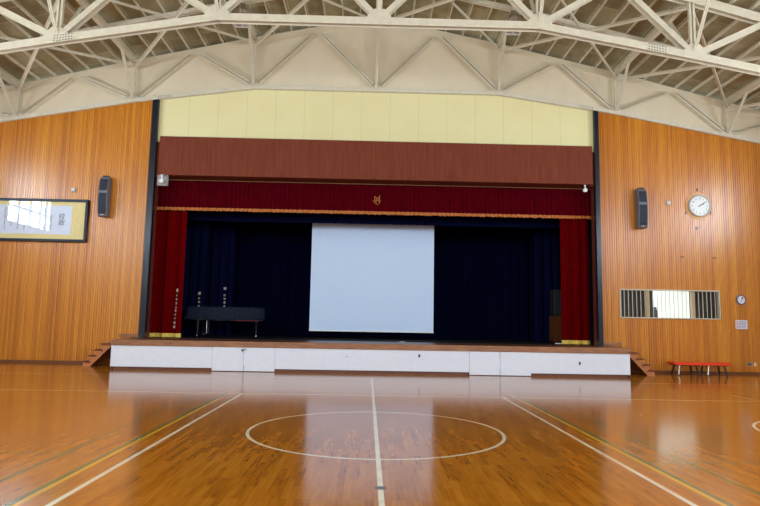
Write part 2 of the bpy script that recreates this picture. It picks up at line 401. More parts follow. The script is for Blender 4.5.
# dark stage house
struct(MB().box(-8.95, -8.85, 22.36, 29.4, 0, 9.6).build('wall_stage_left', M['stage_black']), 'black left wall inside the stage', 'wall')
struct(MB().box(8.85, 8.95, 22.35, 29.4, 0, 9.6).build('wall_stage_right', M['stage_black']), 'black right wall inside the stage', 'wall')
struct(MB().box(-8.95, 8.95, 29.4, 29.5, 0, 9.6).build('wall_stage_back', M['stage_black']), 'black rear wall of the stage', 'wall')
struct(MB().box(-8.95, 8.95, 22.42, 29.5, 9.6, 9.7).build('ceiling_stage', M['stage_black']), 'black ceiling above the stage', 'ceiling')

# control room behind the slatted window
struct(MB().box(9.0, 9.1, 22.35, 25.3, .0, 3.6).build('wall_control_left', M['control_white']), 'white left wall of the control room behind the slatted window', 'wall')
struct(MB().box(13.2, 13.3, 22.35, 25.3, .0, 3.6).build('wall_control_right', M['control_white']), 'white right wall of the control room behind the slatted window', 'wall')
struct(MB().box(9.0, 13.3, 25.3, 25.4, .0, 3.6).build('wall_control_back', M['control_white']), 'bright white rear wall of the control room', 'wall')
struct(MB().box(9.0, 13.3, 22.35, 25.4, 3.6, 3.7).build('ceiling_control', M['control_white']), 'white ceiling of the control room', 'ceiling')
struct(MB().box(9.0, 13.3, 22.35, 25.4, -.05, .95).build('floor_control', M['control_white']), 'raised wood floor of the control room', 'floor')
w = MB(); x0, x1, z0, z1 = HOLE
for (a, b, c, d) in ((x0-.02, x1+.02, z0-.02, z0+.025), (x0-.02, x1+.02, z1-.025, z1+.02), (x0-.02, x0+.025, z0, z1), (x1-.025, x1+.02, z0, z1)): w.box(a, b, 22.16, 22.34, c, d)
w1 = struct(w.build('window_1', M['cream_frame'], bevel=.006), 'long low window with white vertical bars in the right wood wall', 'window')
b = MB(); n = 24
for i in range(1, n): c = x0+(x1-x0)*i/n; b.box(c-.009, c+.009, 22.2, 22.22, z0+.03, z1-.03)
b.build('bars', M['cream_frame'], w1)
mu = MB(); mu.box(10.16, 10.27, 22.24, 22.31, z0+.03, z1-.03); mu.box(11.87, 11.97, 22.24, 22.31, z0+.03, z1-.03); tag(mu.build('mullion', M['tan'], w1), 'tan wood mullions')
MB().box(x0+.03, x1-.03, 22.275, 22.28, z0+.03, z1-.03).build('pane', M['glass'], w1)

# ------------------------------------------------------------------ trusses
CN2 = [(0, 10.31), (4.65, 10.29), (9.15, 9.50), (13.43, 8.70), (16.6, 8.08)]
TN2 = [(0, 13.28), (4.65, 12.32), (9.15, 11.25), (13.43, 10.1), (16.6, 9.28)]
TY = 16.62
def truss(Y, label, full):
    t = thing('roof_truss', (0, Y, chord(0)), label, 'roof truss')
    cz, tz = ((lambda x: interp(CN2, x)), (lambda x: interp(TN2, x))) if full else ((lambda x: chord(x)-.03), (lambda x: roof(x)-.15))
    gap, tall = (.2, .22) if full else (.08, .14)
    N = [-16.3, -13.43, -9.15, -4.65, 4.65, 9.15, 13.43, 16.3]
    m = MB()
    for a, b in zip(N, N[1:]): m.hbeam((a, Y, cz(a)), (b, Y, cz(b)), gap, tall)
    m.build('bottom_chord', M['steel'], t)
    m = MB(); N2 = [-16.3, -13.43, -9.15, -4.65, 0, 4.65, 9.15, 13.43, 16.3]
    for a, b in zip(N2, N2[1:]):
        if full: m.hbeam((a, Y, tz(a)), (b, Y, tz(b)), gap, .26)
        else: m.bar((a, 22.28, tz(a)), (b, 22.28, tz(b)), .08, .26)
    m.build('top_chord', M['steel'] if full else M['gable'], t)
    nodes = [-13.43, -9.15, -4.65, 0, 4.65, 9.15, 13.43]
    mids = [-15.6, -11.35, -6.95, -2.32, 2.32, 6.95, 11.35, 15.6]
    for i, x in enumerate(nodes):
        MB().bar((x, Y, cz(x)), (x, Y, tz(x)), .06, .10, ((-.055, 0), (.055, 0)) if full else ((0, 0),), (0, 1, 0)).build('vertical', M['steel'], t)
        for mx in (mids[i], mids[i+1]):
            p, q = Vector((x, Y, cz(x)+.03)), Vector((mx, Y, tz(mx)-.05)); d = (q-p).normalized()
            p = p+d*.22; q = q-d*(.12 if full else .22)
            m = MB()
            if full: m.hbeam(p, q, .2, .16, .016)
            else: m.bar(p, q, .012, .06, ((-.06, -.055), (-.06, .055))).bar(p, q, .09, .012, ((-.01, -.03), (-.01, .03)))
            m.build('diagonal', M['steel'], t)
        gs = MB(); k = .36 if full else .3
        poly = [(x-k, cz(x-k)-.05), (x+k, cz(x+k)-.05), (x+k*.95, cz(x)+.13), (x+k*.4, cz(x)+.34), (x-k*.4, cz(x)+.34), (x-k*.95, cz(x)+.13)]
        if full: gs.prism(poly, 'y', Y-.121, Y-.111).prism(poly, 'y', Y+.111, Y+.121)
        else: gs.prism([(px, cz(x)+(pz-cz(x))*.6) for px, pz in poly], 'y', Y+.0, Y+.012)
        gs.build('gusset_plate', M['steel'], t)
    for x in ((-8.95, 8.05) if full else (-7.95, 8.0)):
        m = MB(); ln = .3
        m.bar((x-ln, Y-gap/2-.014, cz(x-ln)), (x+ln, Y-gap/2-.014, cz(x+ln)), .01, tall*.92); sp = m.build('splice_plate', M['steel'], t)
        first = None
        for j in range(7):
            for zz in ((-.075, 0, .075) if full else (-.03, .03)):
                xx = x+(j-3)*.08; loc = Vector((xx, Y-gap/2-.024, cz(xx)+zz))
                if first is None:
                    first = MB().box(xx-.015, xx+.015, loc.y-.006, loc.y+.006, loc.z-(.011 if full else .008), loc.z+(.011 if full else .008)).build('bolt', M['dark'], sp); base_loc = loc; o = first
                else:
                    o = first.copy(); C.objects.link(o); o.parent = sp; o.location = loc-base_loc
                o['label'] = 'dark bolt head'
    return t
truss(22.13, 'cream steel roof truss set against the gable wall above the stage', False)
truss(TY, 'cream steel roof truss crossing the hall in front of the stage, nearest the viewer', True)

def where(x):
    if x == 0: return 'above the middle of the stage'
    return '%s from the ridge, %s half' % ({4.65: 'first', 9.15: 'second', 13.43: 'third'}[abs(x)], 'left' if x < 0 else 'right')
for x in (-13.43, -9.15, -4.65, 0, 4.65, 9.15, 13.43):
    z = roof(x)-.12
    o = MB().bar((x, REAR_Y+.1, z), (x, 22.1, z), .02, .24).bar((x, REAR_Y+.1, z-.12), (x, 22.1, z-.12), .16, .02).bar((x, REAR_Y+.1, z+.11), (x, 22.1, z+.11), .16, .02).build('longitudinal_beam', M['steel'])
    tag(o, 'cream lengthwise roof beam, '+where(x), 'beam', 'lengthwise roof beams')
    for (Y, d, zb, place) in ((22.1, -1, chord(x)+.02, 'off the wall truss'), (TY, -1, interp(CN2, x)+.08, 'off the near truss, viewer side'), (TY, 1, interp(CN2, x)+.08, 'off the near truss, stage side')):
        p = (x, Y+d*.06, zb); q = (x, Y+d*1.25, roof(x)-.24)
        o = MB().bar(p, q, .03, .05, ((-.03, 0), (.03, 0))).bar(p, q, .05, .012).build('knee_brace', M['steel'])
        tag(o, 'thin knee brace '+place+', '+where(x), 'brace', 'roof knee braces')
# purlins
pxs = []
for a, b in zip([0, 4.65, 9.15, 13.43], [4.65, 9.15, 13.43, 16.6]):
    n = 7 if b < 16 else 5
    pxs += [a+(b-a)*i/n for i in range(1, n)]
ymid = (REAR_Y+22.35)/2; L = 22.35-REAR_Y
base = None
for s in (-1, 1):
    for x in pxs:
        if abs(x) > 16.2: continue
        if base is None:
            base = MB().bar((0, -L/2, 0), (0, L/2, 0), .036, .10).build('purlin', M['steel']); o = base
        else: o = base.copy(); C.objects.link(o)
        o.location = (s*x, ymid, roof(x)+.055)
        tag(o, 'thin cream purlin running towards the stage under the %s slope of the brown roof' % ('left' if s < 0 else 'right'), 'purlin', 'purlins under the %s roof slope' % ('left' if s < 0 else 'right'))
# rafter half way between the two trusses
rf = MB()
for a, b in zip(N2 := [-16.3, -13.43, -9.15, -4.65, 0, 4.65, 9.15, 13.43, 16.3], N2[1:]): rf.hbeam((a, 19.55, roof(a)-.09), (b, 19.55, roof(b)-.09), .12, .16, .015)
tag(rf.build('rafter', M['steel']), 'slim cream rafter between the near truss and the wall truss', 'rafter')
nd = [-16.3, -13.43, -9.15, -4.65, 0, 4.65, 9.15, 13.43, 16.3]
bay = ['outermost left', 'third left', 'second left', 'first left', 'first right', 'second right', 'third right', 'outermost right']
for i, (a, b) in enumerate(zip(nd, nd[1:])):
    t = thing('cross_brace', ((a+b)/2, (TY+22)/2, roof((a+b)/2)-.34), 'pair of crossed cream bracing rods under the roof, %s bay counted from the ridge' % bay[i], 'brace', 'roof cross braces')
    for (p, q, dz) in ((a, b, -.30), (b, a, -.38)):
        P, Q = Vector((p, TY+.05, roof(p)+dz)), Vector((q, 22.06, roof(q)+dz))
        MB().bar(P, Q, .10, .02).bar(P, Q, .02, .09, ((.04, -.04),)).build('rod', M['steel'], t)

# high-bay lamps
def lamp(x, label):
    zb = 10.83; t = thing('high_bay_lamp', (x, 18.0, zb), label, 'ceiling lamp', 'high-bay lamps under the roof')
    MB().tube((x, 18, zb+.66), (x, 18, roof(x)+.0), .018).build('stem', M['steel'], t)
    MB().lathe([(.05, .68), (.09, .66), (.10, .58), (.16, .56), (.21, .46), (.225, .34), (.20, .2), (.235, .08), (.22, .08), (.18, .2), (.19, .34), (.1, .5)], (x, 18, zb)).build('reflector', M['chrome'], t, True)
    rim = MB()
    for (a, b, c, d) in ((-.25, .25, -.25, -.20), (-.25, .25, .20, .25), (-.25, -.20, -.20, .20), (.20, .25, -.20, .20), (-.025, .025, -.20, .20)): rim.box(x+a, x+b, 18+c, 18+d, zb, zb+.07)
    tag(rim.build('guard_frame', M['white'], t), 'white square frame with a middle bar')
    MB().box(x-.21, x+.21, 17.79, 18.21, zb+.03, zb+.04).build('lens', M['glass'], t)
    MB().tube((x, 18, zb+.1), (x, 18, zb+.36), .05, .05).build('bulb', M['white'], t)
lamp(-4.27, 'metal high-bay lamp hanging behind the near truss, left of centre')
lamp(4.25, 'metal high-bay lamp hanging behind the near truss, right of centre')

# ------------------------------------------------------------------ stage
SX0, SX1, SY = -8.43, 8.49, 19.925
st = thing('stage', (0, SY, 0), 'long raised wooden stage with a white panelled front', 'stage')
MB().box(SX0, SX1, SY+.02, 22.19, .8, STZ-.002).build('deck', M['deck_wood'], st)
tag(MB().box(OL-.5, OR+.4, 22.19, 29.38, .7, STZ-.002).build('inner_floor', M['stage_black'], st), 'stage floor behind the curtain line, its shade coloured in as black')  # continues the wooden deck; the dimness inside the stage is painted in as black
MB().box(SX0-.02, SX1+.02, SY-.03, SY+.02, .775, STZ).build('edge_board', M['stage_wood'], st, bevel=.008)
MB().box(SX0+.06, SX1-.06, SY+.09, SY+.12, 0, .2).build('kick_board', M['kick'], st)
for a, b in ((SX0, -5.17), (-3.14, 3.19), (5.21, SX1)):
    MB().box(a, b-.006, SY, SY+.05, .10, .775).build('front_panel', M['white_panel'], st)
for a, b in ((-5.17, -4.155), (-4.145, -3.14), (3.19, 4.19), (4.20, 5.21)):
    MB().box(a+.004, b-.004, SY-.012, SY+.04, .02, .773).build('access_door', M['white_panel'], st)
MB().box(SX0, SX0+.04, SY+.05, 22.19, .0, .8).box(SX1-.04, SX1, SY+.05, 22.19, 0, .8).build('side_panel', M['brown_dark'], st)
m = MB().box(-4.235, -4.16, SY-.03, SY-.012, .665, .715).box(-4.14, -4.07, SY-.028, SY-.012, .69, .715)
m.box(-4.2, -4.185, SY-.028, SY-.012, .62, .67); tag(m.build('latch', M['dark'], st), 'dark door latch')
MB().box(4.19, 4.22, SY-.03, SY-.012, .43, .47).build('latch', M['grey_light'], st)
for (x, z) in ((1.54, .595), (6.81, .44)):
    tag(MB().prism([(x-.035, z+.05), (x+.03, z+.05), (x+.045, z), (x+.01, z-.055), (x-.02, z-.05), (x-.01, z)], 'y', SY-.012, SY).build('socket_cover', M['dark'], st), 'small dark pull fitting')
MB().box(-.85, -.79, SY-.006, SY, .53, .545).build('scuff_mark', M['grey'], st)
for s in (-1, 1):
    nm = 'left' if s < 0 else 'right'
    t = thing('wooden_steps', (s*9.1, 21.6, 0), 'small flight of brown wooden steps at the %s end of the stage' % nm, 'steps', 'steps up to the stage')
    ends = [9.82, 9.63, 9.43, 9.24]; zs = [.18, .38, .58, .785]
    poly = [(9.55, 0), (9.80, 0)]
    for e, z in zip(ends, zs): poly += [(e-.03, z-.03), (e-.22, z-.03)]
    poly += [(8.52, .755), (8.52, .72), (8.86, .72)]
    for y in (21.0, 22.06):
        MB().prism([(s*a, b) for a, b in poly], 'y', y, y+.045).build('stringer', M['step_wood'], t)
    for i, (e, z) in enumerate(zip(ends, zs)):
        inner = e-.27 if i < 3 else 8.52
        tr = MB().box(*sorted((s*e, s*inner)), 20.94, 22.12, z-.035, z).build('tread', M['tread'], t, bevel=.006)
        rx = e-.05
        MB().box(*sorted((s*(rx-.02), s*rx)), 21.045, 22.06, z-.19 if i else 0, z-.03).build('riser', M['step_wood'], t)

# ------------------------------------------------------------------ drapes
def make_fold(y, lam, amp, seed, z0, z1):
    rnd = random.Random(seed); ph = [rnd.uniform(0, 6.28) for _ in range(4)]
    def f(x, z):
        u = x*2*PI/lam; k = .75+.25*(z1-z)/(z1-z0)
        return y+amp*k*(.75*math.sin(u+ph[0]+.5*math.sin(u*.37+ph[1]))+.3*math.sin(2.1*u+ph[2]))
    return f
def cloth(x0, x1, z0, z1, fold, nx, nz, th=.02, wav=0, seed=1):
    m = MB(); rnd = random.Random(seed); V = []
    off = [rnd.uniform(-wav, wav) for _ in range(nx+1)]
    for side in (0, 1):
        for j in range(nz+1):
            for i in range(nx+1):
                x = x0+(x1-x0)*i/nx; z = z0+(z1-z0)*j/nz
                V.append((x, fold(x, z)+side*th, z+(off[i] if j == 0 else 0)))
    W = nx+1; S = W*(nz+1); F = []
    for j in range(nz):
        for i in range(nx):
            a = j*W+i; F += [(a, a+1, a+W+1, a+W), (S+a, S+a+W, S+a+W+1, S+a+1)]
    for i in range(nx): F += [(i, S+i, S+i+1, i+1), (nz*W+i, nz*W+i+1, S+nz*W+i+1, S+nz*W+i)]
    for j in range(nz): F += [(j*W, (j+1)*W, S+(j+1)*W, S+j*W), (j*W+nx, S+j*W+nx, S+(j+1)*W+nx, (j+1)*W+nx)]
    return m.hull(V, F)
GIFT = '贈昭和五八年度卒業生'
fv = make_fold(22.72, .17, .03, 3, 5.65, 7.3)
val = tag(cloth(-8.45, 8.55, 5.85, 7.4, fv, 900, 5).build('stage_valance', M['valance_red'], None, True), 'burgundy pleated valance with gold fringe along the top of the stage', 'valance')
tag(cloth(-8.45, 8.55, 5.75, 5.86, lambda x, z: fv(x, z)-.012, 900, 1, .03, .02, 5).build('fringe', M['gold'], val, True), 'orange gold fringe')
MB().box(-8.45, 8.5, 22.66, 22.74, 7.4, 7.5).box(-8.2, -8.15, 22.68, 22.72, 7.5, 9.6).box(8.15, 8.2, 22.68, 22.72, 7.5, 9.6).build('batten', M['dark'], val)
MB().tube((-8.45, 22.67, 6.91), (8.5, 22.67, 6.91), .018).build('rail', M['tan'], val)
ex, ey, ez = .11, 22.665, 6.30
em = MB()
for (a, b, w) in (((-.09, .15), (-.09, -.10), .03), ((.09, .17), (.09, -.13), .035), ((-.09, .15), (.0, .05), .025), ((0, .05), (.09, .13), .025), ((-.03, .02), (.06, -.05), .025), ((-.03, .02), (-.03, -.12), .025), ((-.09, -.03), (.06, .04), .02),
                  ((-.17, -.03), (-.04, -.15), .02), ((-.04, -.15), (0, -.19), .02), ((0, -.19), (.08, -.13), .02), ((.14, -.02), (.08, -.13), .015)):
    em.bar((ex+a[0], ey, ez+a[1]), (ex+b[0], ey, ez+b[1]), .012, w, ((0, 0),))
tag(em.build('crest', M['gold'], val), 'small gold embroidered crest')
bd = make_fold(24.0, .3, .03, 11, 5.5, 8)
tag(cloth(-8.8, 8.8, 5.57, 9.58, bd, 500, 4).build('stage_border', M['navy_cloth'], None, True), 'navy pleated border cloth hanging just behind the burgundy valance', 'drape')
def leg(x0, x1, y, z1, mat, lam, amp, seed, name, label, hem=False, text=None):
    f = make_fold(y, lam, amp, seed, STZ, z1)
    o = tag(cloth(x0, x1, STZ+(.14 if hem else .01), z1, f, int((x1-x0)*40), 8).build(name, mat, None, True), label, 'curtain', 'stage side curtains')
    if hem: tag(cloth(x0, x1, STZ+.005, STZ+.15, lambda x, z: f(x, z)-.004, int((x1-x0)*40), 1, .03).build('hem', M['gold_hem'], o, True), 'pale gold hem band')
    if text:
        k = (y-.1)/603.7; zz = text[1]; steps = ([5.5, 4, 3.6, 4.2, 3.3, 3.8, 4, 4, 4], [5.2, 3.8, 3.8]+[3.8]*6, [6.9, 3.8, 3.3]+[3.8]*6)[text[2]]
        for i, ch in enumerate(GIFT if text[2] == 0 else GIFT[:5]):
            text_mesh('embroidered_character', ch, (.12 if i == 0 else .09), M['curtain_letter'], (text[0]-i*.006*(text[2] == 0), y-.1, zz+.05), o, 1, .001, f, bold=.007)
            if i < len(steps): zz -= steps[i]*k
    return o
leg(-8.6, -7.12, 22.9, 8.2, M['red_cloth'], .5, .10, 4, 'side_curtain', 'crimson side curtain with gold hem at the left of the stage', True, (-7.34, 2.72, 0))
leg(7.21, 8.27, 22.9, 8.2, M['red_cloth'], .42, .09, 8, 'side_curtain', 'crimson side curtain with gold hem at the right of the stage', True)
leg(-8.75, -6.88, 25.45, 8.4, M['navy_cloth'], .4, .07, 5, 'side_curtain', 'navy side curtain standing just behind the left crimson curtain', False, (-7.21, 2.72, 1))
leg(7.0, 8.75, 25.75, 8.4, M['navy_cloth'], .4, .07, 6, 'side_curtain', 'navy side curtain just behind the right crimson curtain')
leg(-8.75, -6.1, 26.6, 8.4, M['navy_cloth'], .4, .07, 7, 'side_curtain', 'navy side curtain farther back behind the piano', False, (-6.43, 3.0, 2))
fb = make_fold(28.6, .45, .08, 9, STZ, 8.5)
tag(cloth(-8.8, 8.8, STZ+.01, 8.8, fb, 600, 5).build('back_curtain', M['navy_cloth'], None, True), 'very dark navy back curtain closing the rear of the stage', 'curtain')

# projection screen
sc = thing('projection_screen', (0, 25, 1.26), 'large plain white projection screen hanging in the middle of the stage', 'screen')
MB().box(-2.545, 2.556, 25.0, 25.015, 1.30, 6.6).build('screen_sheet', M['screen'], sc)
MB().box(-2.555, 2.566, 24.985, 25.03, 1.255, 1.30).build('bottom_bar', M['white'], sc, bevel=.005)
MB().tube((-2.75, 25.02, 6.66), (2.75, 25.02, 6.66), .08, n=16).build('roller_case', M['white'], sc, True)
for x in (-2.4, 2.4): MB().tube((x, 25.02, 6.7), (x, 25.02, 9.6), .015).build('hanging_cable', M['dark'], sc)

# grand piano under its cover
pn = thing('grand_piano', (-5.75, 24.3, STZ), 'grand piano under a navy quilted cover at the left of the stage', 'piano')
def outline(k):
    P = [(-7.12-k, 23.62-k), (-7.12-k, 25.12+k)]
    for i in range(1, 9): a = i/8*PI/2; P.append((-4.85+(.5+k)*math.sin(a), 24.62+(.5+k)*math.cos(a)))
    P += [(-4.36+k, 24.42-k*.4)]
    for i in range(1, 10):
        u = i/10; s_ = u*u*(3-2*u); P.append((-4.45+k*(1-u)-1.1*u, 24.12-k-(.5)*s_))
    P += [(-6.0, 23.62-k)]
    return P
MB().prism(outline(0), 'z', STZ+.66, STZ+1.0).build('case', M['black_gloss'], pn)
cv = MB(); rings = []
zz = [(.035, STZ+.68), (.045, STZ+.74), (.035, STZ+.95), (.02, STZ+1.13), (-.03, STZ+1.175), (-.25, STZ+1.19)]
def dense(P):
    out = []
    for a, b in zip(P, P[1:]+P[:1]):
        n = max(1, int(math.hypot(b[0]-a[0], b[1]-a[1])/.07))
        out += [(a[0]+(b[0]-a[0])*i/n, a[1]+(b[1]-a[1])*i/n) for i in range(n)]
    return out
D0 = dense(outline(0)); cxm = sum(p[0] for p in D0)/len(D0); cym = sum(p[1] for p in D0)/len(D0)
for k, (o, z) in enumerate(zz):
    R = []
    for i, (x, y) in enumerate(D0):
        d = Vector((x-cxm, y-cym)); d.normalize(); wv = .022*math.sin(i*.9)*(1-k/4) if k < 3 else 0
        R.append((x+d.x*(o+wv), y+d.y*(o+wv), z+(.012*math.sin(i*.7) if k == 0 else 0)))
    rings.append(R)
n = len(D0); V = [p for R in rings for p in R]; Fc = [(k*n+i, k*n+(i+1) % n, (k+1)*n+(i+1) % n, (k+1)*n+i) for k in range(len(zz)-1) for i in range(n)]
Fc.append(tuple(range((len(zz)-1)*n, len(zz)*n))); cv.hull(V, Fc)
o = cv.build('cover', M['cover'], pn, True); sm = o.modifiers.new('cloth', 'SOLIDIFY'); sm.thickness = .012
MB().box(-7.30, -7.08, 23.75, 25.0, STZ+.64, STZ+.82).build('key_bed', M['cover'], pn, bevel=.03)
MB().bar((-5.3, 23.70, STZ+.665), (-4.47, 24.08, STZ+.665), .03, .05).build('cover_lining', M['lining'], pn)
for (x, y) in ((-6.78, 23.85), (-6.85, 24.95), (-4.62, 24.5)):
    lg = MB().lathe([(.05, .10), (.055, .2), (.05, .3), (.075, .5), (.085, .67)], (x, y, STZ), n=14).build('leg', M['black_gloss'], pn, True)
    cs = MB().tube((x-.02, y, STZ+.045), (x+.02, y, STZ+.045), .045, n=14).tube((x, y, STZ+.05), (x, y, STZ+.12), .02).build('caster', M['chrome'], lg, True)
ly = MB().bar((-6.56, 24.3, STZ+.12), (-6.56, 24.3, STZ+.68), .025, .025, ((-.0, -.1), (0, .1))).box(-6.6, -6.5, 24.15, 24.45, STZ+.09, STZ+.15).build('pedal_lyre', M['black_gloss'], pn)
MB().tube((-6.52, 24.2, STZ+.12), (-6.52, 24.2, STZ+.66), .02).build('lyre_rod', M['chrome'], ly)

# things standing at the right of the stage
cb = thing('wooden_cabinet', (7.62, 25.05, STZ), 'brown wooden cabinet half hidden beside the right crimson curtain', 'cabinet')
for args in ((7.42, 7.45, 24.65-.15, 25.2), (8.05, 8.08, 24.5, 25.2)): MB().box(*args, STZ+.02, STZ+1.05).build('side_panel', M['cab_wood'], cb)
MB().box(7.42, 8.08, 24.5, 25.2, STZ+1.05, STZ+1.08).build('top', M['cab_wood'], cb)
MB().box(7.45, 8.05, 24.5, 24.54, STZ+.06, STZ+1.05).build('door', M['cab_wood'], cb)
m = MB()
for (a, b) in (((-.06, .1), (.02, -.02)), ((.02, -.02), (-.06, -.14)), ((.06, .14), (.06, -.16)), ((-.02, 0), (.1, 0))): m.bar((7.7+a[0], 24.49, 1.55+a[1]), (7.7+b[0], 24.49, 1.55+b[1]), .02, .03)
tag(m.build('handle', M['dark'], cb), 'dark metal handle fitting')
MB().box(7.42, 8.08, 24.55, 25.2, STZ, STZ+.06).build('plinth', M['brown_dark'], cb)
eq = thing('equipment_case', (7.62, 25.05, STZ+1.08), 'dark olive case standing on the brown wooden cabinet', 'case')
MB().box(7.45, 8.0, 24.6, 25.15, STZ+1.08, STZ+2.15).build('shell', M['olive'], eq, bevel=.02)
MB().box(7.5, 7.95, 24.585, 24.6, STZ+1.16, STZ+2.05).build('front_grille', M['grille'], eq)
MB().box(7.9, 8.0, 24.58, 24.6, STZ+2.08, STZ+2.12).build('handle', M['dark'], eq)
tag(MB().box(6.98, 7.28, 23.0, 23.06, STZ, STZ+.03).build('paper_strip', M['white'], None, bevel=.004), 'small white strip lying on the stage floor by the right crimson curtain', 'strip')
tag(MB().box(1.02, 1.22, 22.2, 22.25, STZ, STZ+.012).build('paper_strip', M['white'], None, bevel=.003), 'tiny white strip on the stage floor below the screen', 'strip')

# spotlights under the header
def spotlight(x, y, zt, z, label):
    t = thing('spotlight', (x, y, z), label, 'spotlight', 'small spotlights under the stage header')
    MB().box(x-.03, x+.03, y-.03, y+.03, zt-.04, zt).tube((x, y, zt-.03), (x+.015, y, z+.02), .022).build('bracket', M['white'], t)
    MB().lathe([(.035, -.11), (.055, -.08), (.075, 0), (.08, .05), (.07, .055), (.065, .03)], (x, y, z-.02), 'y', 16).build('head', M['white'], t, True)
    tag(MB().lathe([(.0648, .0), (.0648, .028)], (x, y, z-.02), 'y', 16).build('lens', M['grey_light'], t), 'pale round lens')
spotlight(-7.71, 21.56, 6.82, 6.62, 'small white spotlight in front of the grey plate at the left end of the header')
spotlight(7.83, 21.9, 6.88, 6.70, 'small white spotlight under the right end of the brown header')
t = thing('junction_plate', (-7.73, 21.74, 6.46), 'weathered grey square plate box on the lower left corner of the brown header', 'box')
MB().box(-7.93, -7.53, 21.72, 21.779, 6.46, 6.86).build('casing', M['grey_plate'], t, bevel=.02)
MB().box(-7.80, -7.62, 21.60, 21.72, 6.82, 6.85).build('bracket_shelf', M['grey_plate'], t)
m = MB()
for a in (-7.90, -7.56):
    for zc in (6.50, 6.80): m.tube((a, 21.71, zc), (a, 21.725, zc), .014)
m.build('screws', M['dark'], t)

# ------------------------------------------------------------------ things on the wood walls
def speaker(x, w, label):
    z0, z1 = 5.32, 6.78; t = thing('wall_speaker', (x, 22.2, z0), label, 'speaker', 'column loudspeakers on the wood walls')
    prof = [(22.16, z0), (21.93, z0), (21.86, z0+.15), (21.82, z0+.55), (21.82, z0+.92), (21.86, z0+1.3), (21.93, z1), (22.16, z1)]
    MB().prism(prof, 'x', x-w/2, x+w/2).build('cabinet', M['grey'], t, bevel=.012)
    for (a, b) in ((z0+.09, z0+.85), (z0+.95, z1-.09)):
        def fy(z):
            for (ya, za), (yb, zb) in zip(prof[1:], prof[2:]):
                if za <= z <= zb and zb > za: return ya+(yb-ya)*(z-za)/(zb-za)
            return 21.9
        m = MB(); n = 8; V = []
        for i in range(n+1):
            z = a+(b-a)*i/n
            for dy in (-.014, .012):
                for xx in (x-w*.40, x+w*.40): V.append((xx, fy(z)+dy, z))
        F = []
        for i in range(n): k = i*4; F += [(k, k+1, k+5, k+4), (k+2, k+6, k+7, k+3), (k, k+4, k+6, k+2), (k+1, k+3, k+7, k+5)]
        F += [(0, 2, 3, 1), (n*4, n*4+1, n*4+3, n*4+2)]
        tag(m.hull(V, F).build('grille', M['grille'], t), 'dark blue speaker grille')
    MB().box(x-.09, x+.09, 21.93, 22.2, z1, z1+.06).box(x-.06, x+.06, 22.16, 22.2, z0+.5, z0+1).build('bracket', M['dark'], t)
    MB().box(x-.05, x+.05, 21.872, 21.90, z0+.04, z0+.07).build('badge', M['grey_light'], t)
speaker(-9.9, .34, 'tall dark column loudspeaker on the left wood wall')
speaker(9.97, .34, 'tall dark column loudspeaker on the right wood wall')

# framed calligraphy
fx0, fx1, fz0, fz1 = -15.9, -10.52, 4.37, 5.96
fr = thing('picture_frame', ((fx0+fx1)/2, 22.2, fz0), 'wide black-framed glazed calligraphy panel on the left wood wall', 'picture frame')
m = MB()
for (a, b, c, d) in ((fx0, fx1, fz0, fz0+.1), (fx0, fx1, fz1-.1, fz1), (fx0, fx0+.1, fz0+.1, fz1-.1), (fx1-.1, fx1, fz0+.1, fz1-.1)): m.box(a, b, 22.09, 22.2, c, d)
m.build('frame', M['frame_black'], fr, bevel=.015)
tag(MB().box(fx0+.08, fx1-.08, 22.15, 22.19, fz0+.08, fz1-.08).build('mount', M['gold_silk'], fr), 'golden brocade mount')
sh = tag(MB().box(fx0+.75, -11.12, 22.146, 22.15, fz0+.28, fz1-.24).build('paper_sheet', M['paper'], fr), 'pale blue written sheet')
text_mesh('title', '校\n歌', .24, M['ink'], (-11.47, 22.145, 5.42), sh, .95, .0005)
ink = MB(); rnd = random.Random(3)
for c in range(14):
    x = -11.85-c*.24; z = 5.60-(.28 if c % 5 == 0 else 0); nch = rnd.randint(9, 13)
    for k in range(nch):
        s = .028
        for q in range(3):
            a, b = rnd.uniform(-s, s), rnd.uniform(-s, s)
            if rnd.random() < .5: ink.box(x+a*.3-s, x+a*.3+s*.6, 22.144, 22.146, z+b-.005, z+b+.005)
            else: ink.box(x+a-.005, x+a+.005, 22.144, 22.146, z+b*.3-s, z+b*.3+s*.8)
        z -= .078
        if z < 4.78: break
ink.build('writing', M['ink'], sh)
MB().box(fx0+.09, fx1-.09, 22.125, 22.129, fz0+.09, fz1-.09).build('glass_pane', M['glass'], fr)

def sensor(x, z, label):
    t = thing('sensor_box', (x, 22.2, z-.06), label, 'sensor', 'small square wall sensors')
    MB().box(x-.075, x+.075, 22.13, 22.2, z-.075, z+.075).build('housing', M['grey_light'], t, bevel=.012)
    MB().box(x-.045, x+.045, 22.11, 22.13, z-.045, z+.02).build('cap', M['white'], t, bevel=.006)
sensor(-11.13, 6.33, 'small white sensor box above the framed calligraphy panel')
sensor(11.09, 6.33, 'small white sensor box between the right loudspeaker and the clock')

